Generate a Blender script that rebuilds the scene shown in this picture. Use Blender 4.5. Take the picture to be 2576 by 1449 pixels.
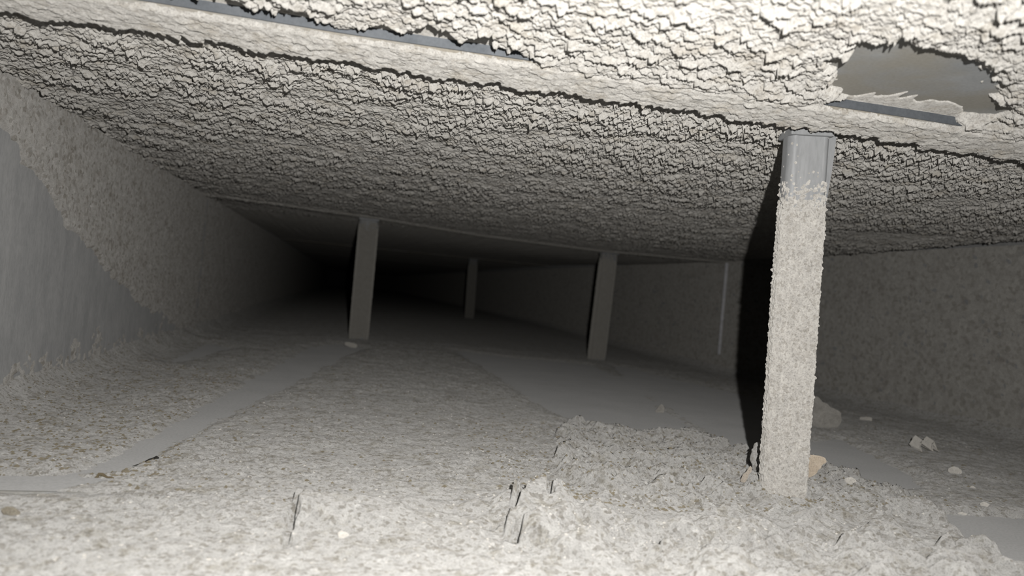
import bpy, math, random
import numpy as np
from mathutils import Matrix, Vector

for o in list(bpy.data.objects):
    bpy.data.objects.remove(o, do_unlink=True)
SC = bpy.context.scene
COL = SC.collection
S = 0.30                      # metres per duct height (the duct is 0.30 m tall)
rng = np.random.default_rng(7)
random.seed(7)

# ------------------------------------------------------------------ camera
FPX, ROLL, PITCH, YAW, CAMH = 1770.0, 5.169, 0.543, 13.592, 0.4909
_r, _t, _w = map(math.radians, (ROLL, PITCH, YAW))
FWD = np.array([math.sin(_w) * math.cos(_t), math.cos(_w) * math.cos(_t), math.sin(_t)])
_R0 = np.array([math.cos(_w), -math.sin(_w), 0.0])
_U0 = np.cross(_R0, FWD)
RGT = _R0 * math.cos(_r) + _U0 * math.sin(_r)
UPV = -_R0 * math.sin(_r) + _U0 * math.cos(_r)
CAMP = np.array([0.0, 0.0, CAMH])

cam_data = bpy.data.cameras.new('camera')
cam = bpy.data.objects.new('camera', cam_data)
COL.objects.link(cam)
cam_data.sensor_width = 36.0
cam_data.lens = FPX / 2576 * 36.0
cam_data.clip_start = 0.01
cam_data.clip_end = 50
cam.matrix_world = Matrix(((RGT[0], UPV[0], -FWD[0], CAMP[0] * S), (RGT[1], UPV[1], -FWD[1], CAMP[1] * S),
                           (RGT[2], UPV[2], -FWD[2], CAMP[2] * S), (0, 0, 0, 1)))
cam_data.dof.use_dof = True
cam_data.dof.focus_distance = 1.95 * S
cam_data.dof.aperture_fstop = cam_data.lens / 3.1       # 3.1 mm pupil
SC.camera = cam

# ------------------------------------------------------------------ world, light, exposure
world = bpy.data.worlds.new('world')
SC.world = world
world.use_nodes = True
world.node_tree.nodes['Background'].inputs[0].default_value = (0, 0, 0, 1)
world.node_tree.nodes['Background'].inputs[1].default_value = 0
ld = bpy.data.lights.new('torch', 'AREA')                # the phone torch, up and right of the lens
ld.shape = 'DISK'
ld.size = 0.005
ld.energy = 5.8
ld.color = (1.0, 0.98, 0.945)
torch = bpy.data.objects.new('torch', ld)
COL.objects.link(torch)
lp = (CAMP + RGT * 0.100 + UPV * 0.128 - FWD * 0.08) * S
torch.matrix_world = Matrix(((RGT[0], UPV[0], -FWD[0], lp[0]), (RGT[1], UPV[1], -FWD[1], lp[1]),
                             (RGT[2], UPV[2], -FWD[2], lp[2]), (0, 0, 0, 1)))
SC.view_settings.view_transform = 'Standard'
SC.view_settings.look = 'None'
SC.view_settings.gamma = 1.0
SC.view_settings.use_curve_mapping = False
SC.view_settings.exposure = 0.0

# ------------------------------------------------------------------ geometry helpers (duct units)
XL, XR = -0.963, 3.296


def ray(px, py):
    return FWD + RGT * (px - 1288.0) / FPX - UPV * (py - 724.5) / FPX


def on_z(px, py, z):
    d = ray(px, py)
    return CAMP + d * (z - CAMH) / d[2]


def on_x(px, py, x):
    d = ray(px, py)
    return CAMP + d * x / d[0]


def project(x, y, z):
    v0, v1, v2 = x - CAMP[0], y - CAMP[1], z - CAMP[2]
    zz = v0 * FWD[0] + v1 * FWD[1] + v2 * FWD[2]
    return (1288 + FPX * (v0 * RGT[0] + v1 * RGT[1] + v2 * RGT[2]) / zz,
            724.5 - FPX * (v0 * UPV[0] + v1 * UPV[1] + v2 * UPV[2]) / zz, zz)


def sstep(a, b, x):
    t = np.clip((x - a) / (b - a), 0, 1)
    return t * t * (3 - 2 * t)


def hsh(ix, iy, seed):
    a = (ix.astype(np.int64) * 374761393 + iy.astype(np.int64) * 668265263 + seed * 1274126177) & 0xffffffff
    a = ((a ^ (a >> 13)) * 1274126177) & 0xffffffff
    a = ((a ^ (a >> 16)) * 2246822519) & 0xffffffff
    return ((a ^ (a >> 15)) & 0xffffff) / float(0x1000000)


def vnoise(x, y, seed):
    ix, iy = np.floor(x), np.floor(y)
    fx, fy = x - ix, y - iy
    fx = fx * fx * (3 - 2 * fx)
    fy = fy * fy * (3 - 2 * fy)
    a, b = hsh(ix, iy, seed), hsh(ix + 1, iy, seed)
    c, d = hsh(ix, iy + 1, seed), hsh(ix + 1, iy + 1, seed)
    return (a + (b - a) * fx) * (1 - fy) + (c + (d - c) * fx) * fy


def fbm(x, y, seed, n=4):
    s, a, t = 0.0, 1.0, 0.0
    for k in range(n):
        s = s + a * vnoise(x * 2 ** k + 17.3 * k, y * 2 ** k - 9.1 * k, seed + k)
        t += a
        a *= 0.5
    return s / t


def worley(x, y, seed):
    """nearest and second distance, two cell random numbers, offset from the nearest point"""
    ix, iy = np.floor(x), np.floor(y)
    f1 = np.full(x.shape, 9.0)
    f2 = np.full(x.shape, 9.0)
    r1 = np.zeros(x.shape)
    r2 = np.zeros(x.shape)
    ox = np.zeros(x.shape)
    oy = np.zeros(x.shape)
    for i in (-1, 0, 1):
        for j in (-1, 0, 1):
            cx, cy = ix + i, iy + j
            h1 = hsh(cx, cy, seed)
            h2 = hsh(cx, cy, seed + 11)
            dx, dy = x - (cx + h1), y - (cy + h2)
            d = np.sqrt(dx * dx + dy * dy)
            near = d < f1
            f2 = np.where(near, f1, np.minimum(f2, d))
            f1 = np.where(near, d, f1)
            r1 = np.where(near, hsh(cx, cy, seed + 23), r1)
            r2 = np.where(near, h1 * 7.77 % 1.0, r2)
            ox = np.where(near, dx, ox)
            oy = np.where(near, dy, oy)
    return f1, f2, r1, r2, ox, oy


def poly_sd(x, y, pts):
    """signed distance to a polygon, negative inside"""
    d = np.full(x.shape, 1e9)
    ins = np.zeros(x.shape, bool)
    n = len(pts)
    for i in range(n):
        ax, ay = pts[i]
        bx, by = pts[(i + 1) % n]
        ex, ey = bx - ax, by - ay
        t = np.clip(((x - ax) * ex + (y - ay) * ey) / (ex * ex + ey * ey + 1e-12), 0, 1)
        d = np.minimum(d, (x - ax - t * ex) ** 2 + (y - ay - t * ey) ** 2)
        cond = (ay > y) != (by > y)
        xi = ax + (y - ay) / (by - ay if by != ay else 1e-9) * ex
        ins ^= cond & (x < xi)
    d = np.sqrt(d)
    return np.where(ins, -d, d)


def line_d(x, y, pts):
    d = np.full(x.shape, 1e9)
    for (ax, ay), (bx, by) in zip(pts[:-1], pts[1:]):
        ex, ey = bx - ax, by - ay
        t = np.clip(((x - ax) * ex + (y - ay) * ey) / (ex * ex + ey * ey + 1e-12), 0, 1)
        d = np.minimum(d, (x - ax - t * ex) ** 2 + (y - ay - t * ey) ** 2)
    return np.sqrt(d)


# the far part of the duct is a little twisted: gentle offsets of ceiling and floor
def _twist(x, y, at59, at113):
    xs = [-1, 0.17, 1.14, 2.2, 3.3]
    a = np.interp(x, xs, at59)
    k1 = sstep(1.9, 5.7, y)
    k2 = sstep(6.2, 11.3, y)
    return a * k1 * (1 - k2) + at113 * k2


def ceil_z(x, y):
    return 1.0 + _twist(x, y, [0.0, 0.008, -0.012, -0.036, -0.04], 0.03)


def floor_z(x, y):
    return 0.0 + _twist(x, y, [0.01, 0.014, -0.004, -0.026, -0.03], 0.03)


def seam_near(x):      # the ceiling seam nearest the camera
    k = 0.947                      # the visible edge hangs a little below the sheet
    return k * np.interp(x / k, [-0.97, -0.414, -0.046, 0.545, 1.045, 1.389, 1.844, 3.3],
                         [1.72, 1.692, 1.685, 1.641, 1.611, 1.592, 1.60, 1.62])


def seam_far(x):
    return np.interp(x, [-0.97, 0.17, 1.14, 2.2, 3.3], [5.24, 5.72, 6.08, 6.02, 5.68])


def new_obj(name, me, m=None, parent=None):
    o = bpy.data.objects.new(name, me)
    COL.objects.link(o)
    if m is not None and me is not None:
        me.materials.append(m)
    if parent is not None:
        o.parent = parent
    return o


def tag(o, label=None, cat=None, group=None, kind=None):
    if label:
        o['label'] = label
    if cat:
        o['category'] = cat
    if group:
        o['group'] = group
    if kind:
        o['kind'] = kind
    return o


def mesh_np(name, V, Q, smooth=True):
    me = bpy.data.meshes.new(name)
    V = np.ascontiguousarray(V, dtype=np.float32) * S
    Q = np.ascontiguousarray(Q, dtype=np.int32)
    n, k = Q.shape
    me.vertices.add(len(V))
    me.vertices.foreach_set('co', V.ravel().astype(np.float32))
    me.loops.add(n * k)
    me.loops.foreach_set('vertex_index', Q.ravel())
    me.polygons.add(n)
    me.polygons.foreach_set('loop_start', np.arange(0, n * k, k, dtype=np.int32))
    me.polygons.foreach_set('loop_total', np.full(n, k, dtype=np.int32))
    me.polygons.foreach_set('use_smooth', np.full(n, smooth))
    me.update(calc_edges=True)
    me.validate()
    return me


def grid_mesh(name, X, Y, Z, keep=None, flip=False):
    r, c = X.shape
    idx = np.arange(r * c).reshape(r, c)
    a, b, cc, d = idx[:-1, :-1], idx[:-1, 1:], idx[1:, 1:], idx[1:, :-1]
    Q = np.stack([a, b, cc, d] if not flip else [a, d, cc, b], -1).reshape(-1, 4)
    if keep is not None:
        k = keep[:-1, :-1] | keep[:-1, 1:] | keep[1:, 1:] | keep[1:, :-1]
        Q = Q[k.ravel()]
    V = np.stack([X, Y, Z], -1).reshape(-1, 3)
    used = np.zeros(len(V), bool)
    used[Q.ravel()] = True
    remap = np.cumsum(used) - 1
    return mesh_np(name, V[used], remap[Q])


def tri_mesh(name, verts, faces, smooth=False):
    me = bpy.data.meshes.new(name)
    me.from_pydata([tuple(float(c) * S for c in v) for v in verts], [], faces)
    if smooth:
        me.polygons.foreach_set('use_smooth', [True] * len(me.polygons))
    me.update()
    return me


# ------------------------------------------------------------------ materials
def nodes_of(name):
    m = bpy.data.materials.new(name)
    m.use_nodes = True
    nt = m.node_tree
    b = nt.nodes['Principled BSDF']
    return m, nt, b


def noise(nt, scale, detail=6.0, rough=0.6, vec=None):
    n = nt.nodes.new('ShaderNodeTexNoise')
    n.inputs['Scale'].default_value = scale
    n.inputs['Detail'].default_value = detail
    n.inputs['Roughness'].default_value = rough
    if vec is not None:
        nt.links.new(vec, n.inputs['Vector'])
    return n


ALBEDO = 0.58      # all the dust colours below are relative to this


def ramp(nt, src, stops, mul=1.0):
    r = nt.nodes.new('ShaderNodeValToRGB')
    e = r.color_ramp.elements
    while len(e) < len(stops):
        e.new(0.5)
    for el, (p, c) in zip(e, stops):
        el.position = p
        el.color = (*[k * mul for k in c], 1)
    nt.links.new(src, r.inputs[0])
    return r


def mixc(nt, fac, a, b, mode='MIX'):
    m = nt.nodes.new('ShaderNodeMix')
    m.data_type = 'RGBA'
    m.blend_type = mode
    for sock, val in ((m.inputs[0], fac), (m.inputs[6], a), (m.inputs[7], b)):
        if hasattr(val, 'links'):
            nt.links.new(val, sock)
        else:
            sock.default_value = val if not isinstance(val, tuple) else (*val, 1)
    return m.outputs[2]


def dust_mat(name, light, dark, brown, brown_amt=0.35, speck=0.5, bump=0.5, grain=900, stretch=None, crumb=0.0, crumb_size=330, brown_at=0.52, brown_scale=38):
    m, nt, b = nodes_of(name)
    tc = nt.nodes.new('ShaderNodeTexCoord')
    vec = tc.outputs['Object']
    if stretch:
        mp = nt.nodes.new('ShaderNodeMapping')
        mp.inputs['Scale'].default_value = stretch
        nt.links.new(vec, mp.inputs['Vector'])
        vec = mp.outputs['Vector']
    n1 = noise(nt, 140, 6, 0.7, vec)
    c1 = ramp(nt, n1.outputs['Fac'], [(0.30, dark), (0.62, light)], ALBEDO)
    n2 = noise(nt, brown_scale, 5, 0.7, vec)
    f2 = ramp(nt, n2.outputs['Fac'], [(brown_at, (0, 0, 0)), (brown_at + 0.13, (brown_amt,) * 3)])
    c2 = mixc(nt, f2.outputs[0], c1.outputs[0], tuple(k * ALBEDO for k in brown))
    n3 = noise(nt, grain, 3, 0.6, vec)
    f3 = ramp(nt, n3.outputs['Fac'], [(0.28, (1 - speck,) * 3), (0.5, (1, 1, 1)), (0.78, (1.0 + 0.25 * speck,) * 3)])
    c3 = mixc(nt, 1.0, c2, f3.outputs[0], 'MULTIPLY')
    if crumb:
        vo = nt.nodes.new('ShaderNodeTexVoronoi')
        vo.inputs['Scale'].default_value = crumb_size
        nt.links.new(vec, vo.inputs['Vector'])
        sp = nt.nodes.new('ShaderNodeSeparateColor')
        nt.links.new(vo.outputs['Color'], sp.inputs[0])
        fv = ramp(nt, sp.outputs[0], [(0.0, (1 - crumb, 1 - crumb * 1.06, 1 - crumb * 1.16)), (0.35, (0.98,) * 3), (0.9, (1.04,) * 3), (1.0, (1 + crumb * 0.5,) * 3)])
        c3 = mixc(nt, 1.0, c3, fv.outputs[0], 'MULTIPLY')
    nt.links.new(c3, b.inputs['Base Color'])
    b.inputs['Diffuse Roughness'].default_value = 1.0
    b.inputs['Roughness'].default_value = 0.95
    b.inputs['Specular IOR Level'].default_value = 0.12
    if bump:
        bp = nt.nodes.new('ShaderNodeBump')
        bp.inputs['Strength'].default_value = bump
        bp.inputs['Distance'].default_value = 0.0007
        nt.links.new(n3.outputs['Fac'], bp.inputs['Height'])
        nt.links.new(bp.outputs['Normal'], b.inputs['Normal'])
    return m


def metal_mat(name, a, c, stain=None, rough=0.6, metal=0.25, scale=25, stretch=(1, 1, 1), spec=0.3):
    m, nt, b = nodes_of(name)
    tc = nt.nodes.new('ShaderNodeTexCoord')
    mp = nt.nodes.new('ShaderNodeMapping')
    mp.inputs['Scale'].default_value = stretch
    nt.links.new(tc.outputs['Object'], mp.inputs['Vector'])
    n1 = noise(nt, scale, 6, 0.6, mp.outputs['Vector'])
    col = ramp(nt, n1.outputs['Fac'], [(0.3, a), (0.7, c)], ALBEDO).outputs[0]
    if stain:
        n2 = noise(nt, 12, 4, 0.6, mp.outputs['Vector'])
        f = ramp(nt, n2.outputs['Fac'], [(0.42, (0, 0, 0)), (0.58, (0.85,) * 3)])
        col = mixc(nt, f.outputs[0], col, tuple(k * ALBEDO for k in stain))
    n3 = noise(nt, 500, 3, 0.6, mp.outputs['Vector'])
    g = ramp(nt, n3.outputs['Fac'], [(0.3, (0.85,) * 3), (0.6, (1, 1, 1))])
    col = mixc(nt, 1.0, col, g.outputs[0], 'MULTIPLY')
    nt.links.new(col, b.inputs['Base Color'])
    b.inputs['Roughness'].default_value = rough
    b.inputs['Metallic'].default_value = metal
    b.inputs['Diffuse Roughness'].default_value = 0.9 if rough > 0.8 else 0.2
    b.inputs['Specular IOR Level'].default_value = spec
    return m


M_CEIL = dust_mat('ceiling_dust_crust', (0.73, 0.707, 0.668), (0.54, 0.52, 0.487), (0.46, 0.41, 0.33), 0.45, 0.4, 0.6, crumb=0.20, crumb_size=420)
M_FLOOR = dust_mat('floor_dust_crust', (0.545, 0.538, 0.522), (0.42, 0.412, 0.397), (0.25, 0.228, 0.18), 0.62, 0.4, 0.7, crumb=0.36, crumb_size=420, brown_at=0.525, brown_scale=70)
M_WALL = dust_mat('wall_dust_crust', (0.52, 0.505, 0.48), (0.40, 0.388, 0.366), (0.30, 0.275, 0.24), 0.5, 0.35, 0.4, crumb=0.35, crumb_size=260)
M_WALLR = dust_mat('pitted_wall_dust', (0.55, 0.535, 0.50), (0.42, 0.405, 0.38), (0.34, 0.315, 0.29), 0.4, 0.3, 0.3, crumb=0.2, crumb_size=150)
M_POST = dust_mat('post_dust', (0.68, 0.655, 0.615), (0.57, 0.55, 0.52), (0.44, 0.41, 0.37), 0.2, 0.4, 0.6, crumb=0.22, crumb_size=480)
M_POSTF = dust_mat('smooth_post_dust', (0.55, 0.53, 0.49), (0.48, 0.46, 0.42), (0.44, 0.42, 0.38), 0.25, 0.1, 0.1)
M_BARE = metal_mat('bare_galvanised_sheet', (0.40, 0.412, 0.418), (0.50, 0.508, 0.51), (0.43, 0.405, 0.35), 0.7, 0.0)
M_FILM = metal_mat('sheet_under_fine_dust', (0.42, 0.418, 0.415), (0.465, 0.462, 0.458), None, 0.9, 0.0, 14, spec=0.1)
M_WFILM = metal_mat('wall_sheet_under_film', (0.34, 0.343, 0.345), (0.43, 0.43, 0.427), None, 0.85, 0.0, 60, (1, 1, 0.35), spec=0.15)
M_CLEAT = metal_mat('dusty_cleat_metal', (0.46, 0.45, 0.43), (0.56, 0.55, 0.52), (0.42, 0.38, 0.31), 0.8, 0.0, 60, spec=0.15)
M_POSTM = metal_mat('worn_post_metal', (0.37, 0.38, 0.392), (0.46, 0.466, 0.474), None, 0.6, 0.1, 40, (1, 1, 0.2))
M_TAN = dust_mat('tan_flake', (0.78, 0.67, 0.54), (0.62, 0.52, 0.41), (0.74, 0.70, 0.64), 0.5, 0.3, 0.5)
M_SCRAP = dust_mat('dusty_tan_scrap', (0.62, 0.55, 0.47), (0.48, 0.43, 0.37), (0.5, 0.46, 0.41), 0.5, 0.3, 0.5)
M_PALE = dust_mat('pale_flake', (0.80, 0.77, 0.72), (0.66, 0.63, 0.58), (0.6, 0.55, 0.48), 0.2, 0.25, 0.4)
M_GREYF = dust_mat('grey_flake', (0.56, 0.54, 0.50), (0.42, 0.40, 0.37), (0.4, 0.37, 0.33), 0.4, 0.3, 0.5)
M_DARK = metal_mat('dark_fibre', (0.025, 0.022, 0.02), (0.05, 0.045, 0.04), None, 0.8, 0.0)
M_BROWNT = metal_mat('brown_fibre', (0.16, 0.13, 0.08), (0.24, 0.19, 0.12), None, 0.9, 0.0)
M_CRUMB = metal_mat('brown_crumb', (0.22, 0.19, 0.135), (0.33, 0.29, 0.215), None, 0.9, 0.0, 200)
M_BRIGHT = metal_mat('bright_flange_metal', (0.8, 0.8, 0.84), (1.15, 1.15, 1.2), None, 0.6, 0.0, 60)

# ------------------------------------------------------------------ the duct shell: sheet panels
def empty(name, loc=(0, 0, 0), parent=None):
    o = bpy.data.objects.new(name, None)
    COL.objects.link(o)
    o.location = [c * S for c in loc]
    o.empty_display_size = 0.02
    if parent:
        o.parent = parent
    return o


def sheet(name, X, Y, Z, m, parent, thick, axis):
    """a sheet panel with thickness, X/Y/Z are grids"""
    r, c = X.shape
    off = np.zeros(3)
    off[axis] = thick
    V1 = np.stack([X, Y, Z], -1).reshape(-1, 3)
    V2 = V1 + off
    idx = np.arange(r * c).reshape(r, c)
    a, b, cc, d = idx[:-1, :-1], idx[:-1, 1:], idx[1:, 1:], idx[1:, :-1]
    Q1 = np.stack([a, b, cc, d], -1).reshape(-1, 4)
    n = r * c
    rim = np.concatenate([idx[0, :], idx[1:, -1], idx[-1, -2::-1], idx[-2:0:-1, 0]])
    nx = np.roll(rim, -1)
    Qs = np.stack([rim, nx, nx + n, rim + n], -1)
    me = mesh_np(name, np.concatenate([V1, V2]), np.concatenate([Q1, Q1[:, ::-1] + n, Qs]), smooth=False)
    return new_obj(name, me, m, parent)


def yrows(a_fn, b_fn, xs, n):
    t = np.linspace(0, 1, n)[:, None]
    return a_fn(xs)[None, :] * (1 - t) + b_fn(xs)[None, :] * t


const = lambda v: (lambda x: np.full_like(x, v))
YB, YE = -2.0, 45.0
YS = [const(YB), seam_near, seam_far, const(11.3), const(16.6), const(YE)]
xs = np.linspace(XL - 0.01, XR + 0.01, 40)
ceiling = empty('ceiling', (0, 0, 0))
tag(ceiling, kind='structure')
floor = empty('floor', (0, 0, 0))
tag(floor, kind='structure')
YSF = [const(YB), const(1.60), seam_far, const(11.3), const(16.6), const(YE)]
for i in range(5):
    Y = yrows(YS[i], YS[i + 1], xs, 24)
    X = np.tile(xs, (24, 1))
    gap = 0.0
    sheet('panel', X, Y, ceil_z(X, Y), M_BARE, ceiling, 0.006, 2)
    Y = yrows(YSF[i], YSF[i + 1], xs, 24)
    sheet('panel', X, Y, floor_z(X, Y), M_FILM, floor, -0.006, 2)
for side, xx, m, th, ys in (('left', XL, M_WFILM, -0.006, [YB, 1.68, 5.28, 11.3, 16.6, YE]),
                            ('right', XR, M_WFILM, 0.006, [YB, 1.62, 5.66, 11.3, 16.6, YE])):
    wall = empty('wall_' + side, (0, 0, 0))
    tag(wall, kind='structure')
    for a, b in zip(ys[:-1], ys[1:]):
        Yg, Zg = np.meshgrid(np.linspace(a, b, 16), np.linspace(-0.05, 1.06, 8))
        sheet('panel', np.full_like(Yg, xx), Yg, Zg, m, wall, th, 0)
    if side == 'left':
        wall_left = wall
    else:
        wall_right = wall
Xg, Zg = np.meshgrid(np.linspace(XL, XR, 6), np.linspace(-0.05, 1.08, 4))
wb = sheet('wall_back', Xg, np.full_like(Xg, YE), Zg, M_WFILM, None, 0.01, 1)
tag(wb, kind='structure')


# seam cleats: a folded strip across the ceiling and the floor at each joint, an upright fin on the walls
def strip_along(name, fn, zfn, prof, x0, x1, n, m, parent):
    """prof: closed section [(dy, dz)...] swept along the curve y = fn(x)"""
    X = np.linspace(x0, x1, n)
    k = len(prof)
    V = []
    for x in X:
        y = float(fn(np.array([x]))[0])
        z = float(zfn(np.array([x]), np.array([y]))[0])
        for dy, dz in prof:
            V.append((x, y + dy, z + dz))
    F = [(i * k + j, i * k + (j + 1) % k, (i + 1) * k + (j + 1) % k, (i + 1) * k + j) for i in range(n - 1) for j in range(k)]
    F += [tuple(range(k - 1, -1, -1)), tuple((n - 1) * k + j for j in range(k))]
    return new_obj(name, tri_mesh(name, V, F), m, parent)


def cleat_prof(s, y0, y1, h, lip, rise=0.0):
    return [(y0, 0), (y0, -s * h * 0.9), (y0 + 0.006, -s * (h + lip)), (y0 + 0.014, -s * (h + lip)), (y0 + 0.022, -s * h),
            (y1 - 0.006, -s * (h + rise)), (y1, -s * (h * 0.8 + rise)), (y1, 0)]


CW = 0.145         # cleat width on the ceiling
strip_along('seam_cleat', seam_near, ceil_z, cleat_prof(1, -CW, 0.0, 0.022, 0.003, 0.006), XL + 0.01, XR - 0.01, 60, M_CLEAT, ceiling)
strip_along('seam_cleat', seam_far, ceil_z, cleat_prof(1, -0.15, 0.0, 0.018, 0.0), XL + 0.01, XR - 0.01, 60, M_POSTF, ceiling)
for yy in (11.3, 16.6):
    strip_along('seam_cleat', const(yy), ceil_z, cleat_prof(1, -0.15, 0.0, 0.02, 0.0), XL + 0.01, XR - 0.01, 20, M_CLEAT, ceiling)
strip_along('seam_cleat', const(1.60), floor_z, cleat_prof(-1, 0.0, 0.11, 0.010, 0.0), XL + 0.01, XR - 0.01, 60, M_FILM, floor)
strip_along('seam_cleat', seam_far, floor_z, cleat_prof(-1, -0.07, 0.07, 0.010, 0.0), XL + 0.01, XR - 0.01, 60, M_FILM, floor)
for yy in (11.3, 16.6):
    strip_along('seam_cleat', const(yy), floor_z, cleat_prof(-1, -0.07, 0.07, 0.004, 0.0), XL + 0.01, XR - 0.01, 20, M_FILM, floor)


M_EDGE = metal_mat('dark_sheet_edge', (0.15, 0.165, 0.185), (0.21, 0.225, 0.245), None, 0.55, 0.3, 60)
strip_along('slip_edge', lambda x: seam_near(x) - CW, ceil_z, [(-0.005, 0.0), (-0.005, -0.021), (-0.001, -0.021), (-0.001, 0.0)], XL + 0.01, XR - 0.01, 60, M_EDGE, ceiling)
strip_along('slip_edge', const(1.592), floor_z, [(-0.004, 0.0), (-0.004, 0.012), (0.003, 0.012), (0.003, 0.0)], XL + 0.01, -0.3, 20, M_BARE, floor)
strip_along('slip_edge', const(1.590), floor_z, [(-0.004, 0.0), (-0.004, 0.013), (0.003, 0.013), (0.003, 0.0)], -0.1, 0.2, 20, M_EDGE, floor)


def boxm(name, lo, hi, m, parent, bev=0.0):
    (x0, y0, z0), (x1, y1, z1) = lo, hi
    V = [(x0, y0, z0), (x1, y0, z0), (x1, y1, z0), (x0, y1, z0), (x0, y0, z1), (x1, y0, z1), (x1, y1, z1), (x0, y1, z1)]
    F = [(0, 3, 2, 1), (4, 5, 6, 7), (0, 1, 5, 4), (1, 2, 6, 5), (2, 3, 7, 6), (3, 0, 4, 7)]
    o = new_obj(name, tri_mesh(name, V, F), m, parent)
    if bev:
        md = o.modifiers.new('bevel', 'BEVEL')
        md.width = bev * S
        md.segments = 2
    return o


boxm('standing_seam', (XR - 0.026, 5.60, 0.13), (XR, 5.612, 0.955), M_BRIGHT, wall_right, 0.003)
boxm('standing_seam', (XL, 5.24, 0.06), (XL + 0.007, 5.30, 0.96), M_WFILM, wall_left, 0.003)
for yy in (11.3, 16.6):
    boxm('standing_seam', (XR - 0.008, yy, 0.05), (XR, yy + 0.01, 0.98), M_WFILM, wall_right)
    boxm('standing_seam', (XL, yy, 0.05), (XL + 0.004, yy + 0.01, 0.98), M_WFILM, wall_left)


# ------------------------------------------------------------------ adaptive sampling of the dust surfaces
def rows(y0, y1, k, p):
    ys = [y0]
    while ys[-1] < y1:
        ys.append(ys[-1] + k * ys[-1] ** p)
    ys[-1] = y1
    return np.array(ys)


def adaptive(ys, z, ncol, nout):
    """x samples for each row: dense where the camera looks, coarse beside"""
    X = np.zeros((len(ys), ncol + 2 * nout))
    probe = np.linspace(XL, XR, 400)
    for i, y in enumerate(ys):
        px, py, zz = project(probe, np.full_like(probe, y), np.full_like(probe, z))
        a = float(np.interp(-140, px, probe))
        b = float(np.interp(2716, px, probe))
        la = np.linspace(XL, a, nout + 1)[:-1] if a > XL + 1e-4 else np.linspace(XL - 1e-4, XL, nout, endpoint=False)
        lb = np.linspace(b, XR, nout + 1)[1:] if b < XR - 1e-4 else np.linspace(XR, XR + 1e-4, nout + 1)[1:]
        X[i] = np.concatenate([la, np.linspace(a, b, ncol), lb])
    return X, np.tile(ys[:, None], (1, X.shape[1]))


def P(pts, fn, v, ij=(0, 1)):
    out = []
    for px, py in pts:
        q = fn(px, py, v)
        out.append((q[ij[0]], q[ij[1]]))
    return out


# ------------------------------------------------------------------ dust on the ceiling
BARE_PATCH = P([(2105, 215), (2120, 130), (2180, 92), (2270, 88), (2350, 110), (2440, 135), (2500, 180), (2500, 240), (2530, 300),
                (2480, 286), (2380, 270), (2300, 258), (2200, 240), (2130, 238)], on_z, 1.0)
GAPS = [tuple(on_z(*q, 0.978)[0] for q in pair) for pair in (((300, 0), (856, 84)), ((878, 90), (1320, 156)), ((2050, 280), (2345, 330)))]


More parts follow.
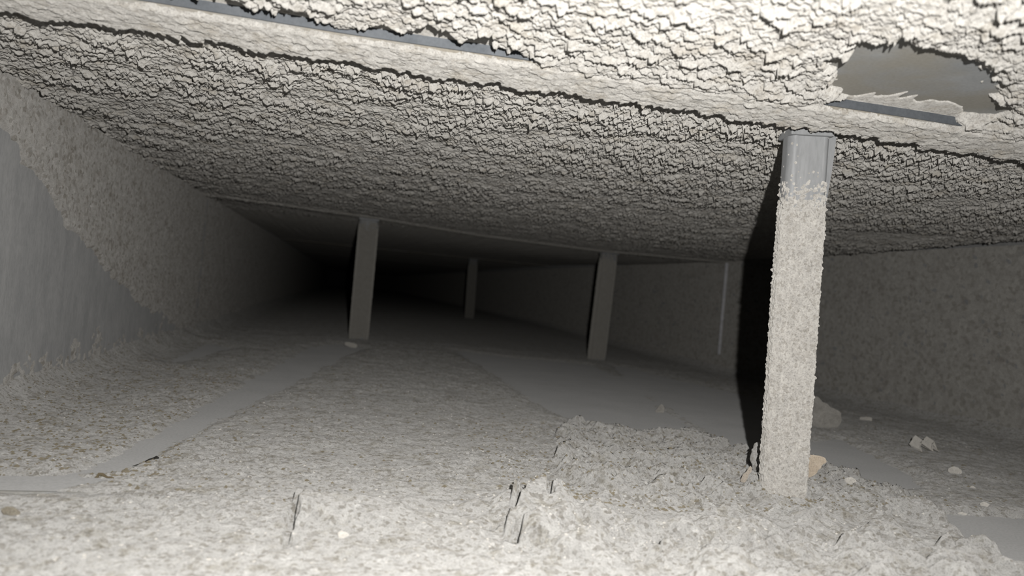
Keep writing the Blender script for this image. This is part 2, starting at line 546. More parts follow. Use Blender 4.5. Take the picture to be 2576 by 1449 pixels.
def ceiling_depth(X, Y):
    wx = X + 0.014 * (fbm(X * 32, Y * 32, 3, 4) - 0.5)
    wy = Y + 0.014 * (fbm(X * 32, Y * 32, 8, 4) - 0.5)
    zone = fbm(X * 2.3, Y * 2.3, 31, 3)
    zone2 = fbm(X * 9, Y * 9, 33, 3)
    past = Y > seam_near(X)
    sc = np.where(past, 0.019, 0.029)
    f1, f2, r1, r2, ox, oy = worley(wx / sc, wy / (sc * 0.9), 40)
    e = f2 - f1
    # shingled flakes: each hangs lowest at its far, left edge, which ends in a sharp step
    tilt = ox * (-0.0025 + (r2 - 0.5) * 0.006) + oy * (0.0065 + 0.007 * (r1 - 0.4))
    amp = (0.55 + 0.9 * sstep(0.3, 0.65, zone2)) * np.where(past, 1.0, 0.72)
    d = 0.012 + (0.007 * r1 + tilt) * amp - np.where(past, 0.012, 0.009) * (1 - sstep(0.02, 0.10, e)) * sstep(0.45, 0.75, r2 + 0.5 * (zone - 0.45))
    sc2 = np.where(past, 0.0085, 0.0105)
    g1, g2, q1, q2, u2, v2 = worley(wx / sc2 + 3.1, wy / sc2 - 1.7, 77)
    d = d + 0.0045 * np.clip(f1, 0, 0.8) ** 2 * amp
    k1, k2, m1, m2, _, _ = worley(X / 0.0062 + 0.4 * r1, Y / 0.0068, 88)
    d = d + 0.0022 * (1 - np.clip(k1, 0, 1) ** 2) * (0.2 + m1)
    d = d + 0.0026 * q1 + 0.0022 * v2 * (0.4 + q2) + 0.0014 * (1 - np.clip(g1, 0, 1) ** 2)
    d = d + 0.007 * (fbm(X * 15, Y * 15, 55, 3) - 0.5) + 0.0016 * (vnoise(X * 260, Y * 260, 5) - 0.5)
    d = d * (0.85 + 0.3 * zone)
    # cleat nearest the camera, its far edge ragged
    sy = seam_near(X)
    rag = 0.045 * (fbm(X * 14, Y * 5, 91, 4) - 0.5) + 0.034 * (vnoise(X * 60, Y * 9, 92) - 0.5) + 0.024 * (vnoise(X * 190, Y * 15, 93) - 0.5)
    t = Y - sy + rag
    onc = sstep(-CW - 0.008, -CW + 0.012, Y - sy) * (1 - sstep(-0.006, 0.004, t))
    calm = sstep(-CW - 0.05, -CW + 0.01, Y - sy) * (1 - sstep(0.02, 0.10, t))
    d = d * (1 - 0.5 * calm)
    film = 0.0245 + 0.0045 * (fbm(X * 45, Y * 45, 14, 4)) + 0.009 * np.clip((Y - sy + CW) / CW, 0, 1) + 0.45 * d
    d = d * (1 - onc) + film * onc
    groove = (1 - sstep(0.0, 0.012, np.abs(t - 0.008)))
    d = d - 0.02 * groove - 0.006 * sstep(0, 0.01, t) * (1 - sstep(0.03, 0.08, t))
    # the next cleat
    sf = seam_far(X)
    t2 = Y - sf + 0.05 * (fbm(X * 8, Y * 3, 71, 3) - 0.5)
    on2 = sstep(-0.17, -0.14, t2) * (1 - sstep(-0.01, 0.01, t2))
    d = d + 0.016 * on2
    d = d * (1 - 0.55 * sstep(4.0, 6.0, Y))
    for yy in (11.3, 16.6):
        d = d + 0.02 * (sstep(-0.17, -0.14, Y - yy) * (1 - sstep(-0.01, 0.01, Y - yy)))
    # places scraped bare
    nz = fbm(X * 30, Y * 30, 120, 4) - 0.5
    sd = poly_sd(X, Y, BARE_PATCH) + 0.09 * nz
    w = sstep(-0.015, 0.03, sd)
    d = d * w - 0.006 * (1 - w)
    front = Y - (sy - CW)
    brow = sstep(-0.07, -0.01, front) * (1 - sstep(-0.001, 0.004, front))
    for k, (xa, xb) in enumerate(GAPS):
        brow = brow * (1 - sstep(-0.03, 0.0, X - xa) * sstep(-0.03, 0.0, xb - X))
        m = np.clip((X - xa) / (xb - xa), 0, 1)
        wid = (0.085 * np.sin(np.pi * np.clip(m, 0, 1)) ** 0.6) * (0.55 + 0.9 * vnoise(X * 60, Y * 0 + 3, 140 + k))
        g = sstep(-wid - 0.006, -wid + 0.006, front) * (1 - sstep(-0.002, 0.001, front)) * (wid > 0.004)
        d = d * (1 - g) + 0.002 * g
    d = d + 0.014 * brow * (0.6 + 0.8 * fbm(X * 30, Y * 10, 150, 3))
    # thin patch by the right-hand wall
    th = np.exp(-(((X - 2.75) / 0.28) ** 2 + ((Y - 3.1) / 0.35) ** 2))
    d = d * (1 - 0.65 * th)
    # the crust dies away in a bare band along the right wall
    d = d * (0.12 + 0.88 * sstep(0.02, 0.14, XR - X + 0.05 * (fbm(X * 9, Y * 9, 17, 3) - 0.5)))
    return d


ylim = [(0.60, 1.70, 0.0036, 0.5, 960), (1.70, 6.1, 0.0022, 1.25, 820), (6.1, 45, 0.06, 0.85, 260)]
clab = [('thick flaky pale grey dust crust on the ceiling in front of the nearest seam', 'ceiling dust'),
        ('bumpy grey dust crust on the ceiling beyond the nearest seam', 'ceiling dust'),
        ('dark dust on the far ceiling behind the two middle posts', 'ceiling dust')]
for (a, b, k, p, nc), (lab, cat) in zip(ylim, clab):
    X, Y = adaptive(rows(a, b, k, p), 0.98, nc, 120 if a < 1 else 40)
    D = ceiling_depth(X, Y)
    Z = ceil_z(X, Y) - D
    o = new_obj('ceiling_dust', grid_mesh('ceiling_dust', X, Y, Z, D > -0.001, True), M_CEIL)
    tag(o, lab, cat, kind='stuff')

# ------------------------------------------------------------------ dust on the floor
STRIPS = [P(q, on_z, 0.0) for q in (
    [(855, 872), (900, 880), (850, 897), (690, 982), (560, 1043), (430, 1112), (330, 1172), (262, 1196), (215, 1186), (270, 1160), (400, 1098),
     (560, 1010), (700, 935), (800, 880)],
    [(1160, 885), (1300, 900), (1480, 912), (1560, 955), (1640, 1022), (1735, 1082), (1690, 1096), (1600, 1094), (1510, 1082), (1420, 1042),
     (1350, 1008), (1290, 960), (1220, 920)],
    [(1560, 915), (1700, 950), (1850, 985), (1960, 1060), (2020, 1120), (1990, 1190), (1900, 1150), (1840, 1118), (1760, 1062), (1680, 1010), (1590, 950)],
    [(2040, 1120), (2110, 1108), (2200, 1155), (2290, 1200), (2310, 1228), (2240, 1232), (2150, 1202), (2060, 1172)],
    [(2270, 1278), (2400, 1296), (2620, 1308), (2700, 1460), (2560, 1440), (2470, 1392), (2380, 1332)],
    [(20, 1212), (180, 1192), (240, 1222), (120, 1240), (0, 1242), (-60, 1230)],
    [(380, 900), (520, 870), (560, 880), (430, 915)])]
MOUND = P([(1390, 1100), (1430, 1082), (1500, 1070), (1570, 1080), (1660, 1096), (1760, 1110), (1850, 1140), (1900, 1160), (2030, 1168), (2150, 1212),
           (2230, 1240), (2290, 1262), (2230, 1300), (2000, 1300), (1700, 1280), (1500, 1250), (1400, 1200)], on_z, 0.0)
EDGE1 = P([(760, 1262), (745, 1284), (728, 1318), (720, 1365), (712, 1400), (700, 1450), (690, 1500)], on_z, 0.0)
EDGE2 = P([(1352, 1215), (1340, 1235), (1318, 1266), (1290, 1304), (1272, 1345), (1262, 1400), (1255, 1450), (1250, 1500)], on_z, 0.0)
CRACKS = [P([(747, 1278), (736, 1300), (730, 1318), (724, 1340), (719, 1358), (724, 1372)], on_z, 0.02),
          P([(1338, 1232), (1322, 1262), (1310, 1278), (1300, 1294), (1290, 1312)], on_z, 0.02),
          P([(1300, 1325), (1294, 1352)], on_z, 0.03), P([(1380, 1255), (1376, 1284)], on_z, 0.03),
          P([(1660, 1350), (1652, 1372)], on_z, 0.03), P([(1250, 1305), (1240, 1316)], on_z, 0.03)]
MP_BASE = (1.163, 1.615)


def floor_height(X, Y):
    n1 = fbm(X * 9, Y * 9, 200, 4)
    n2 = fbm(X * 34, Y * 34, 210, 4)
    f1, f2, r1, r2, ox, oy = worley(X / 0.019 + 0.9 * n2, Y / 0.019 - 0.7 * n2, 220)
    g1, g2, q1, q2, _, _ = worley(X / 0.0085, Y / 0.0085 + 0.5 * n2, 230)
    rough = 0.35 + 1.3 * sstep(0.42, 0.66, fbm(X * 4, Y * 4, 235, 3))
    gran = rough * (0.0030 * r1 * (1 - np.clip(f1, 0, 1) ** 2) + 0.0020 * q1 - 0.002 * (1 - sstep(0.0, 0.14, f2 - f1)) * (r2 > 0.5)) + 0.0010 * vnoise(X * 300, Y * 300, 238)
    h = 0.010 + 0.008 * (n1 - 0.5) + 0.006 * (n2 - 0.5) + gran
    # thicker and lumpier near the camera, before the seam
    near = 1 - sstep(1.52, 1.62, Y)
    lump = fbm(X * 12, Y * 12, 240, 3)
    h = h + near * (0.006 + 0.040 * sstep(0.36, 0.80, lump) * sstep(0.05, 0.5, X) + 0.010 * fbm(X * 30, Y * 30, 242, 3))
    # the floor cleat under the dust
    onc = sstep(1.575, 1.615, Y) * (1 - sstep(1.70, 1.73, Y))
    h = h + onc * (0.006 - 0.5 * gran)
    gapx = sstep(-0.06, 0.0, X) * (1 - sstep(0.10, 0.17, X))
    gapx = np.maximum(gapx * sstep(0.25, 0.35, vnoise(X * 40, Y * 0 + 3, 9)), 1 - sstep(-0.50, -0.42, X))
    # piled drift round the near post
    sd = poly_sd(X, Y, MOUND) + 0.05 * (fbm(X * 18, Y * 18, 250, 4) - 0.5)
    mk = 1 - sstep(-0.07, 0.006, sd)
    mk2 = 1 - sstep(-0.02, 0.004, sd)
    mfar = np.where(Y > 1.7, mk2, mk)
    h = h + mfar * (0.008 + 0.032 * sstep(0.25, 0.8, fbm(X * 22, Y * 22, 260, 4)) + 0.007 * (1 - np.clip(f1, 0, 1) ** 2) * r2)
    dp = np.sqrt((X - MP_BASE[0]) ** 2 + (Y - MP_BASE[1]) ** 2)
    h = h + 0.012 * np.exp(-(dp / 0.11) ** 2) * sstep(-0.05, 0.05, Y - MP_BASE[1])
    # raised slabs with black cracks
    for k, (ed, amp, ytop) in enumerate(((EDGE1, 0.036, 1.60), (EDGE2, 0.034, 1.66))):
        eb = np.array(ed)[::-1]
        xe = np.interp(Y, eb[:, 1], eb[:, 0]) + 0.016 * (fbm(X * 40, Y * 40, 270 + k, 3) - 0.5)
        h = h + amp * sstep(-0.004, 0.004, X - xe) * (1 - sstep(0.01, 0.36, X - xe)) * (1 - sstep(ytop - 0.14, ytop, Y)) * sstep(1.24 + 0.08 * (1 - k), 1.42, Y)
    h = h * (1 - 0.85 * gapx * sstep(1.555, 1.575, Y) * (1 - sstep(1.588, 1.594, Y)))
    for k, ln in enumerate(CRACKS):
        dl = line_d(X + 0.014 * (fbm(X * 45, Y * 45, 280, 3) - 0.5), Y, ln)
        wdt = 0.007 + 0.010 * vnoise(X * 50, Y * 50, 290 + k)
        cut = 1 - sstep(wdt * 0.4, wdt, dl)
        h = np.where(cut > 0, np.maximum(h - 0.06 * cut, 0.0008), h)
    h = np.maximum(h, -0.004 + 0 * h) if False else h
    # bare strips
    for k, pl in enumerate(STRIPS):
        far = sstep(1.5, 4, Y)
        s3 = poly_sd(X, Y, pl) + (0.03 + 0.05 * far) * (fbm(X * 16, Y * 10, 300 + k, 4) - 0.5) + 0.018 * (vnoise(X * 70, Y * 70, 320 + k) - 0.5)
        w = sstep(-0.012, 0.045 + 0.12 * far, s3)
        h = h * w - 0.004 * (1 - w)
    # swept against the walls
    n0 = fbm(X * 3, Y * 3, 205, 3)
    h = h + 0.075 * np.exp(-np.clip(X - XL, 0, 9) / 0.06) * (0.7 + 0.6 * n0) + 0.05 * np.exp(-np.clip(XR - X, 0, 9) / 0.05) * (0.6 + 0.8 * n0)
    return h


flab = [('pale lumpy dust crust with black cracks on the floor in front of the near floor seam', 'floor dust'),
        ('grainy grey floor dust with smooth bare strips, between the near seam and the middle posts', 'floor dust'),
        ('dark loose dust on the far floor behind the middle posts', 'floor dust')]
ylimf = [(0.80, 1.62, 0.0040, 0.5, 960), (1.62, 6.1, 0.0036, 1.25, 820), (6.1, 45, 0.06, 0.85, 260)]
for (a, b, k, p, nc), (lab, cat) in zip(ylimf, flab):
    X, Y = adaptive(rows(a, b, k, p), 0.01, nc, 120 if a < 1 else 40)
    H = floor_height(X, Y)
    Z = floor_z(X, Y) + H
    o = new_obj('floor_dust', grid_mesh('floor_dust', X, Y, Z, H > -0.001), M_FLOOR)
    tag(o, lab, cat, kind='stuff')


def dust_h(x, y):
    a = floor_height(np.array([[x]]), np.array([[y]]))[0, 0]
    return float(max(a, 0.0) + floor_z(np.array([x]), np.array([y]))[0])


# ------------------------------------------------------------------ dust on the walls
LEDGE = P([(-60, 250), (0, 330), (60, 400), (110, 470), (180, 570), (240, 640), (300, 715), (350, 757), (420, 800), (500, 830), (560, 800), (560, 300), (0, 60),
           (-60, 60)], on_x, XL, (1, 2))
ys = rows(1.6, 45, 0.0047, 1.25)
zs = np.linspace(0.0, 1.0, 230)
Y, Z = np.meshgrid(ys, zs, indexing='ij')
n1 = fbm(Y * 28, Z * 28, 400, 4)
f1, f2, r1, r2, _, _ = worley(Y / 0.02, Z / 0.02, 410)
base = 0.006 + 0.010 * (n1 - 0.5) + 0.004 * (1 - f1) * r1 - 0.008 * sstep(0.72, 0.9, r1) * (1 - sstep(0.1, 0.45, f1))
sd = poly_sd(Y, Z, LEDGE) + 0.09 * (fbm(Y * 11, Z * 22, 420, 4) - 0.5)
w = 1 - sstep(-0.02, 0.02, sd)
rim = np.exp(-(sd / 0.035) ** 2)
low = sstep(0.0, 0.2, 0.22 - Z + 0.25 * (fbm(Y * 9, Z * 14, 430, 4) - 0.5)) * sstep(0.42, 0.55, fbm(Y * 40, Z * 40, 440, 4) + 0.3 * (0.2 - Z))
far = sstep(4.6, 6.0, Y)
base = base + 0.003 * (vnoise(Y * 120, Z * 120, 446) - 0.5)
T = base * np.maximum(w, far) + 0.005 * rim * w * (0.3 + 1.4 * fbm(Y * 40, Z * 40, 445, 3)) + (0.002 + base * 0.6) * low * (1 - w) - 0.004 * (1 - np.maximum(np.maximum(w, far), low))
o = new_obj('wall_dust', grid_mesh('wall_dust', XL + T, Y, Z, T > -0.0005, True), M_WALL)
tag(o, 'speckled grey dust crust clinging to the upper part of the left duct wall', 'wall dust', kind='stuff')
ys = rows(2.2, 45, 0.0045, 1.25)
zs = np.linspace(0.0, 0.97, 170)
Y, Z = np.meshgrid(ys, zs, indexing='ij')
sk = Y - 0.35 * Z
n1 = fbm(sk * 14, Z * 9, 500, 4)
f1, f2, r1, r2, _, _ = worley(sk / 0.045 + 0.5 * n1, Z / 0.06, 510)
T = 0.012 + 0.014 * (n1 - 0.5) - 0.016 * sstep(0.45, 0.8, r1) * (1 - sstep(0.08, 0.5, f1)) + 0.005 * (vnoise(sk * 90, Z * 60, 520) - 0.5)
T = T * (0.25 + 0.75 * sstep(0.08, 0.4, Z + 0.3 * (fbm(Y * 3, Z * 5, 530, 3) - 0.5)))
T = np.where((Y > 5.50) & (Y < 5.70), 0.002, T)
o = new_obj('wall_dust', grid_mesh('wall_dust', XR - T, Y, Z, T > -0.002), M_WALLR)
tag(o, 'dark pitted dust coating the right duct wall behind the near post', 'wall dust', kind='stuff')


# ------------------------------------------------------------------ the tie posts that hold the duct open
def section(w, d, nc, hem):
    """rounded rectangle outline with two raised hems on the front face; returns points, outward normals, arc length"""
    r = min(w, d) * 0.28
    dense = []
    for cx, cy, a0 in ((w / 2 - r, -d / 2 + r, -90), (w / 2 - r, d / 2 - r, 0), (-w / 2 + r, d / 2 - r, 90), (-w / 2 + r, -d / 2 + r, 180)):
        for k in range(9):
            a = math.radians(a0 + k * 90 / 8)
            dense.append((cx + r * math.cos(a), cy + r * math.sin(a)))
    dense = np.array(dense + [dense[0]])
    seg = np.sqrt((np.diff(dense, axis=0) ** 2).sum(1))
    s = np.concatenate([[0], np.cumsum(seg)])
    t = np.linspace(0, s[-1], nc, endpoint=False)
    P2 = np.stack([np.interp(t, s, dense[:, 0]), np.interp(t, s, dense[:, 1])], -1)
    nxt, prv = np.roll(P2, -1, 0), np.roll(P2, 1, 0)
    tg = nxt - prv
    N = np.stack([tg[:, 1], -tg[:, 0]], -1)
    N /= np.linalg.norm(N, axis=1)[:, None]
    front = P2[:, 1] < -d / 2 + 0.004
    bump = hem * front * (np.exp(-((P2[:, 0] + w * 0.36) / (w * 0.05)) ** 2) + np.exp(-((P2[:, 0] - w * 0.40) / (w * 0.04)) ** 2))
    return P2, N, t, bump


def post(label, base, top, w, d, rot, nz, nc, rough, bare_top, coat_m, seed, group=None, hem=0.003, fin=False):
    base, top = np.array(base, float), np.array(top, float)
    root = empty('support_post', base)
    tag(root, label, 'post', group)
    L = np.linalg.norm(top - base)
    ez = (top - base) / L
    ex = np.array([math.cos(rot), math.sin(rot), 0])
    ex -= ez * ex.dot(ez)
    ex /= np.linalg.norm(ex)
    ey = np.cross(ez, ex)

    def sweep(name, ww, dd, z0, z1, nzz, ncc, disp, m, keepfn=None, cap=True):
        P2, N, t, bump = section(ww, dd, ncc, hem)
        zz = np.linspace(z0, z1, nzz)
        TT, ZZ = np.meshgrid(np.append(t, t[-1] + t[1]), zz)
        ii = np.append(np.arange(ncc), 0)
        dp = disp(TT, ZZ) if disp else np.zeros_like(TT)
        dp[:, -1] = dp[:, 0]
        q = P2[ii][None] + N[ii][None] * (dp + bump[ii][None])[..., None]
        V = ZZ[..., None] * ez + q[..., 0:1] * ex + q[..., 1:2] * ey
        keep = None
        if keepfn is not None:
            keep = keepfn(dp)
        me = grid_mesh(name, V[..., 0], V[..., 1], V[..., 2], keep)
        return new_obj(name, me, m, root)

    sweep('shaft', w, d, -0.01, L + 0.004, 14, 48, None, M_POSTM)

    def coat(TT, ZZ):
        f1, f2, r1, r2, _, _ = worley(TT / 0.0085, ZZ / 0.0085, seed)
        n = fbm(TT * 30, ZZ * 30, seed + 3, 3)
        c = rough * (0.0012 + 0.0046 * (1 - f1 ** 2) * (0.3 + 0.7 * r1) + 0.003 * (n - 0.5))
        lump = sstep(0.95, 1.0, r1) * (1 - sstep(0.1, 0.7, f1)) * 0.004 * rough
        c = c + lump
        c = c + 0.0012
        zb = L - bare_top + 0.06 * (fbm(TT * 20, ZZ * 12, seed + 5, 3) - 0.5) + 0.0
        kill = sstep(-0.13, 0.07, ZZ - zb)
        c = c - 0.0075 * kill + 0.012 * (r2 - 0.5) * kill * (1 - kill) * 2
        c = c - 0.004 * (1 - sstep(0.0, 0.07, ZZ + 0.06 * (fbm(TT * 25, ZZ * 8, seed + 9, 3) - 0.5)))
        return c

    o = sweep('dust_coat', w, d, 0.0, L, nz, nc, coat, coat_m, lambda dp: dp > 0.0)
    tag(o, kind='stuff')
    # folded tongue fixing the post to the seam above and a spread foot below
    def plate(name, zc, hw, hd, th):
        V = []
        for sx, sy, sz in ((-1, -1, 0), (1, -1, 0), (1, 1, 0), (-1, 1, 0), (-1, -1, 1), (1, -1, 1), (1, 1, 1), (-1, 1, 1)):
            V.append(ez * (zc + th * sz) + ex * sx * hw + ey * sy * hd)
        F = [(0, 3, 2, 1), (4, 5, 6, 7), (0, 1, 5, 4), (1, 2, 6, 5), (2, 3, 7, 6), (3, 0, 4, 7)]
        p = new_obj(name, tri_mesh(name, V, F), M_POSTM, root)
        md = p.modifiers.new('bevel', 'BEVEL')
        md.width = 0.003 * S
        md.segments = 2
    plate('top_tongue', L - 0.012, w * 0.52, d * 0.7, 0.03)
    plate('foot_plate', -0.006, w * 0.55, d * 0.75, 0.008)
    if fin:
        V, F, n = [], [], 10
        for k in range(n):
            z = L - 0.005 - 0.20 * k / (n - 1)
            wd = 0.018 * (1 - (k / (n - 1)) ** 1.5) + 0.001
            for xx, yy in ((w / 2 - 0.006, -d / 2 + 0.016), (w / 2 + wd, -d / 2 + 0.018), (w / 2 + wd, -d / 2 + 0.024), (w / 2 - 0.006, -d / 2 + 0.026)):
                V.append(ez * z + ex * xx + ey * yy)
        for k in range(n - 1):
            for j in range(4):
                F.append((k * 4 + j, k * 4 + (j + 1) % 4, k * 4 + 4 + (j + 1) % 4, k * 4 + 4 + j))
        F += [(3, 2, 1, 0), tuple((n - 1) * 4 + j for j in range(4))]
        new_obj('edge_flange', tri_mesh('edge_flange', V, F), M_POSTM, root)
    return root


def cz(x, y):
    return float(ceil_z(np.array([x]), np.array([y]))[0])


def fz(x, y):
    return float(floor_z(np.array([x]), np.array([y]))[0])


post('near dusty grey metal post standing in the piled dust, largest of the posts', (MP_BASE[0], MP_BASE[1], 0.004), (1.125, 1.59, 0.972),
     0.104, 0.066, math.radians(-15), 520, 200, 1.0, 0.13, M_POST, 600, None, 0.0035, True)
post('slim grey post left of centre with a small white block at its foot', (0.171, 5.80, fz(.171, 5.8) + 0.004), (0.166, 5.70, cz(.166, 5.7) - 0.02),
     0.150, 0.07, 0.0, 160, 60, 0.7, 0.02, M_POSTF, 610, None)
post('dim grey post right of centre between the left slim post and the large near post', (2.24, 5.87, fz(2.24, 5.87) + 0.004), (2.31, 5.97, cz(2.31, 5.97) - 0.02),
     0.150, 0.07, 0.0, 160, 60, 0.7, 0.02, M_POSTF, 620, None)
post('farthest visible post, thin and almost black in the dark middle', (2.08, 11.4, fz(2.08, 11.4) + 0.004), (2.05, 11.35, cz(2.05, 11.35) - 0.02),
     0.14, 0.07, 0.0, 80, 40, 0.7, 0.02, M_POSTF, 630, None)


# ------------------------------------------------------------------ loose pieces lying in the dust
def flake(name, label, cat, pts, base_px, m, thick, z0=None, lean=0.15, group=None, seed=1, back=0.0, floorpt=None, jit=0.10):
    """an irregular chip: outline in picture units at the depth of its foot, real thickness, standing or leaning on the floor"""
    rg = random.Random(seed)
    g = on_z(base_px[0], base_px[1], 0.012) if floorpt is None else np.array(floorpt, float)
    gx, gy = g[0], g[1] + back
    zz = dust_h(gx, gy) if z0 is None else z0
    depth = float((np.array([gx, gy, zz]) - CAMP).dot(FWD))
    k = depth / FPX
    across = np.array([math.cos(_w), -math.sin(_w), 0.0])
    into = np.array([math.sin(_w), math.cos(_w), 0.0])
    upl = np.array([0, 0, 1.0]) * math.cos(lean) + into * math.sin(lean)
    nrm = np.cross(across, upl)
    cs, sn = math.cos(_r), math.sin(_r)
    out = []
    n = len(pts)
    for i in range(n):                                   # outline made finer and ragged
        ax, ay = pts[i]
        bx, by = pts[(i + 1) % n]
        for q in range(3):
            t = q / 3
            j = 0.06 * math.hypot(bx - ax, by - ay) if q else 0
            out.append((ax + (bx - ax) * t + rg.uniform(-j, j) - base_px[0], base_px[1] - (ay + (by - ay) * t + rg.uniform(-j, j))))
    out = [((x * cs + y * sn) * k, (-x * sn + y * cs) * k) for x, y in out]
    mx = sum(p[0] for p in out) / len(out)
    my = sum(p[1] for p in out) / len(out)
    lowest = min(p[1] for p in out)
    V, F, N = [], [], len(out)
    root = np.array([gx, gy, zz - 0.004])
    layers = [(0.55, 0.5), (0.9, 0.42), (1.0, 0.0), (0.9, -0.42), (0.55, -0.5)]
    for sc, th in layers:
        for (x, y) in out:
            px = mx + (x - mx) * sc
            pyy = my + (y - my) * sc - lowest
            tt = thick * (th + rg.uniform(-jit, jit))
            V.append(across * px + upl * pyy + nrm * tt)
    c0 = len(V)
    V.append(across * mx + upl * (my - lowest) + nrm * thick * 0.55)
    V.append(across * mx + upl * (my - lowest) - nrm * thick * 0.55)
    for L_ in range(len(layers) - 1):
        for i in range(N):
            j = (i + 1) % N
            F.append((L_ * N + i, L_ * N + j, (L_ + 1) * N + j, (L_ + 1) * N + i))
    e = (len(layers) - 1) * N
    for i in range(N):
        j = (i + 1) % N
        F.append((c0, j, i))
        F.append((c0 + 1, e + i, e + j))
    o = new_obj(name, tri_mesh(name, V, F), m)
    o.location = root * S
    md = o.modifiers.new('round', 'SUBSURF')
    md.levels = md.render_levels = 1
    return tag(o, label, cat, group)


flake('plaster_flake', 'tan torn flake sticking out right of the foot of the near post', 'flake',
      [(2012, 1084), (2040, 1081), (2061, 1083), (2066, 1092), (2056, 1100), (2052, 1112), (2044, 1118), (2038, 1132), (2026, 1140), (2015, 1148), (2008, 1120)],
      (2016, 1150), M_TAN, 0.022, None, 0.1, None, 1, floorpt=(1.36, 1.79, 0), jit=0.2)
flake('dust_clump', 'grey crumbly clump against the left side of the foot of the near post', 'clump',
      [(1897, 1088), (1915, 1082), (1926, 1085), (1926, 1170), (1900, 1164), (1890, 1140), (1888, 1112), (1893, 1098)],
      (1910, 1172), M_FLOOR, 0.04, None, 0.15, None, 2, floorpt=(1.185, 1.76, 0), jit=0.38)
flake('plaster_flake', 'narrow tan scrap low at the left of the near post foot', 'flake',
      [(1880, 1180), (1888, 1166), (1893, 1172), (1888, 1195), (1876, 1214), (1862, 1212), (1868, 1196)],
      (1876, 1216), M_SCRAP, 0.016, None, 0.5, None, 3, floorpt=(1.115, 1.71, 0))
flake('torn_insulation', 'large pale grey torn chunk behind the near post beside the right wall', 'debris',
      [(2020, 1000), (2035, 990), (2052, 992), (2064, 1004), (2090, 1013), (2116, 1022), (2114, 1044), (2112, 1062), (2082, 1068), (2060, 1072), (2040, 1060), (2020, 1050)],
      (2070, 1074), M_GREYF, 0.09, None, 0.5, None, 4, jit=0.22)
flake('white_chip', 'small flat white chip on the dark floor right of the large torn chunk', 'chip',
      [(2163, 1046), (2178, 1043), (2194, 1043), (2194, 1052), (2176, 1053), (2164, 1053)], (2178, 1054), M_PALE, 0.03, None, 0.5, None, 5)
flake('pale_pebble', 'pale rounded flake lying on the floor near the right edge below the crumpled foil', 'pebble',
      [(2388, 1178), (2398, 1172), (2410, 1173), (2420, 1183), (2417, 1190), (2404, 1192), (2392, 1186)], (2404, 1193), M_PALE, 0.03, None, 0.6, None, 6)
flake('white_chip', 'long thin white chip at the edge of the smooth strip at far right', 'chip',
      [(2408, 1281), (2420, 1276), (2436, 1279), (2428, 1284), (2410, 1284)], (2420, 1285), M_PALE, 0.012, None, 0.6, None, 7)
flake('white_chip', 'bright white chip at the far right just above the smooth strip', 'chip',
      [(2468, 1268), (2476, 1264), (2490, 1270), (2482, 1278), (2470, 1274)], (2478, 1278), M_PALE, 0.016, None, 0.5, None, 8)
flake('white_chip', 'wedge shaped white chip below the pale rounded flake at far right', 'chip',
      [(2441, 1221), (2447, 1217), (2458, 1225), (2447, 1226)], (2448, 1227), M_PALE, 0.012, None, 0.5, None, 9)
flake('grey_chip', 'pale triangular chip standing on the dark floor left of the near post shadow', 'chip',
      [(1647, 1027), (1655, 1012), (1662, 1003), (1670, 1012), (1671, 1026), (1658, 1029)], (1659, 1030), M_GREYF, 0.035, None, 0.3, None, 10)
flake('white_chip', 'tiny white chip at the edge of the drift left of the near post shadow', 'chip',
      [(1725, 1070), (1738, 1067), (1739, 1074), (1729, 1076)], (1732, 1077), M_PALE, 0.016, None, 0.5, None, 11)
flake('white_block', 'small white block lying in front of the foot of the left slim post', 'block',
      [(864, 862), (897, 861), (896, 872), (880, 873), (866, 871)], (880, 874), M_PALE, 0.07, None, 0.2, None, 12)
flake('white_chip', 'white sliver on top of the drift in the middle of the floor', 'chip',
      [(1480, 1068), (1492, 1063), (1503, 1064), (1494, 1070)], (1490, 1071), M_PALE, 0.016, None, 0.4, None, 13)
flake('white_chip', 'glaring white chip near the bottom edge right of the longest black crack', 'chip',
      [(842, 1350), (852, 1341), (868, 1344), (884, 1355), (870, 1362), (852, 1363)], (862, 1364), M_PALE, 0.016, None, 0.6, None, 14)
flake('pale_pebble', 'pale round lump in the crust edge right of the near post', 'pebble',
      [(2124, 1226), (2136, 1222), (2150, 1228), (2152, 1236), (2138, 1242), (2126, 1236)], (2138, 1243), M_PALE, 0.03, None, 0.5, None, 15)
flake('dust_lump', 'big pale dust lump at the bottom right corner of the view', 'clump',
      [(2330, 1440), (2350, 1412), (2390, 1390), (2440, 1386), (2480, 1400), (2500, 1430), (2490, 1460), (2340, 1465)], (2410, 1466), M_FLOOR, 0.05, None, 0.9, None, 16)
flake('dust_lump', 'small dark brown dust lump at the left edge on the near floor seam', 'clump',
      [(0, 1290), (10, 1279), (30, 1278), (46, 1288), (40, 1298), (10, 1301)], (22, 1302), dust_mat('brown_clump', (0.36, 0.33, 0.27), (0.25, 0.22, 0.17),
      (0.2, 0.17, 0.12), 0.4, 0.4, 0.5), 0.03, None, 0.6, None, 17)


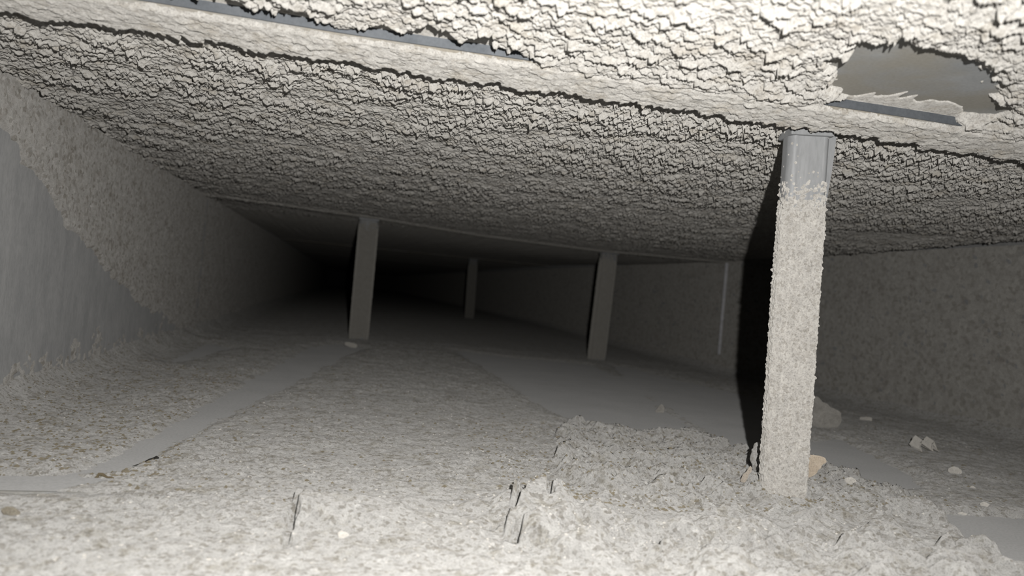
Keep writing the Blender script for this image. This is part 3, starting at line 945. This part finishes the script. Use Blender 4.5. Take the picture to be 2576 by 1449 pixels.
def tube(name, label, cat, pts, rad, m, z=0.016):
    P3 = []
    for px, py in pts:
        g = on_z(px, py, z)
        P3.append(np.array([g[0], g[1], dust_h(g[0], g[1]) + 0.003]))
    k = 7
    V, F = [], []
    for i, p in enumerate(P3):
        a, b = P3[max(i - 1, 0)], P3[min(i + 1, len(P3) - 1)]
        t = (b - a) / np.linalg.norm(b - a)
        s_ = np.cross(t, [0, 0, 1.0])
        s_ /= np.linalg.norm(s_)
        u = np.cross(s_, t)
        for j in range(k):
            an = 2 * math.pi * j / k
            V.append(p - P3[0] + (s_ * math.cos(an) + u * math.sin(an)) * rad[i])
    for i in range(len(P3) - 1):
        for j in range(k):
            F.append((i * k + j, i * k + (j + 1) % k, (i + 1) * k + (j + 1) % k, (i + 1) * k + j))
    F += [tuple(range(k - 1, -1, -1)), tuple((len(P3) - 1) * k + j for j in range(k))]
    o = new_obj(name, tri_mesh(name, V, F, True), m)
    o.location = P3[0] * S
    return tag(o, label, cat)


tube('dark_fibre', 'thin dark fibre with a thick black end beside the smooth strip at left', 'fibre',
     [(335, 1161), (350, 1156), (362, 1151), (376, 1147), (388, 1144), (394, 1144), (398, 1147)], [0.0006, 0.0011, 0.0015, 0.0015, 0.003, 0.0045, 0.0025], M_DARK)
tube('brown_twig', 'bent brown twig lying left of the dark fibre on the near floor', 'twig',
     [(238, 1200), (243, 1193), (250, 1189), (258, 1194), (270, 1199), (280, 1203), (286, 1209)], [0.003, 0.0045, 0.004, 0.0035, 0.002, 0.002, 0.001], M_BROWNT)

# crumpled foil strip: a zigzag ribbon standing on the floor
zz_pts = [(2299, 1131), (2308, 1107), (2327, 1128), (2337, 1107), (2342, 1127)]
g = on_z(2320, 1133, 0.01)
g[2] = dust_h(g[0], g[1])
dep = float((g - CAMP).dot(FWD)) / FPX
V, F = [], []
across = np.array([math.cos(_w), -math.sin(_w), 0.0])
into = np.array([math.sin(_w), math.cos(_w), 0.0])
for i, (px, py) in enumerate(zz_pts):
    c = across * (px - 2320) * dep + np.array([0, 0, 1.0]) * max(0.0, (1131 - py) * dep)
    for dy, dz in ((-0.035, -0.004), (0.03, 0.004), (0.03, -0.006), (-0.035, -0.014)):
        V.append(c + into * dy + across * (dz * (1 if i % 2 else -1)) + np.array([0, 0, dz + 0.012]))
for i in range(len(zz_pts) - 1):
    for j in range(4):
        F.append((i * 4 + j, i * 4 + (j + 1) % 4, i * 4 + 4 + (j + 1) % 4, i * 4 + 4 + j))
F += [(3, 2, 1, 0), tuple((len(zz_pts) - 1) * 4 + j for j in range(4))]
o = new_obj('crumpled_foil', tri_mesh('crumpled_foil', V, F), M_PALE)
o.location = g * S
tag(o, 'crumpled zigzag strip of foil standing on the floor by the right wall', 'foil')

# ------------------------------------------------------------------ uncountable grains scattered over the floor
def grains(name, label, count, m, smin, smax, seed, boxes):
    rg = np.random.default_rng(seed)
    V, F = [], []
    pts = []
    for (x0, x1, y0, y1, wgt) in boxes:
        n = int(count * wgt)
        pts.append(np.stack([rg.uniform(x0, x1, n), y0 + (y1 - y0) * rg.uniform(0, 1, n) ** 1.5], -1))
    pts = np.concatenate(pts)
    H = floor_height(pts[:, 0][None], pts[:, 1][None])[0]
    ok = H > 0.004
    pts, H = pts[ok], H[ok] + floor_z(pts[ok][:, 0], pts[ok][:, 1])
    octa = np.array([(1, 0, 0), (-1, 0, 0), (0, 1, 0), (0, -1, 0), (0, 0, 1), (0, 0, -1)], float)
    fo = np.array([(0, 2, 4), (2, 1, 4), (1, 3, 4), (3, 0, 4), (2, 0, 5), (1, 2, 5), (3, 1, 5), (0, 3, 5)])
    n = len(pts)
    sz = rg.uniform(smin, smax, n) ** 1.0
    an = rg.uniform(0, 6.28, n)
    VV = octa[None] * np.stack([sz * rg.uniform(0.8, 1.8, n), sz, sz * rg.uniform(0.4, 0.9, n)], -1)[:, None, :]
    ca, sa = np.cos(an)[:, None], np.sin(an)[:, None]
    VV = np.stack([VV[..., 0] * ca - VV[..., 1] * sa, VV[..., 0] * sa + VV[..., 1] * ca, VV[..., 2]], -1) * rg.uniform(0.75, 1.25, (n, 6, 1))
    VV += np.concatenate([pts, H[:, None] + 0.0005], 1)[:, None, :]
    FF = fo[None] + (np.arange(n) * 6)[:, None, None]
    o = new_obj(name, mesh_np(name, VV.reshape(-1, 3), FF.reshape(-1, 3), False), m)
    return tag(o, label, 'grains', kind='stuff')


full = [(-0.9, 0.6, 1.2, 3.2, 0.35), (0.3, 1.9, 1.25, 2.6, 0.45), (-0.9, 3.2, 2.4, 5.8, 0.2)]
grains('white_grains', 'tiny bright white specks sprinkled through the floor dust', 1800, M_PALE, 0.0010, 0.0032, 5, full)
grains('brown_grains', 'tiny dark brown specks sprinkled through the floor dust', 4200, M_CRUMB, 0.0015, 0.0055, 6,
       [(-0.95, -0.35, 1.7, 3.6, 0.38), (-0.9, 0.1, 1.6, 5.0, 0.14), (0.45, 1.5, 1.5, 2.6, 0.26), (-0.2, 3.0, 1.5, 5.5, 0.22)])
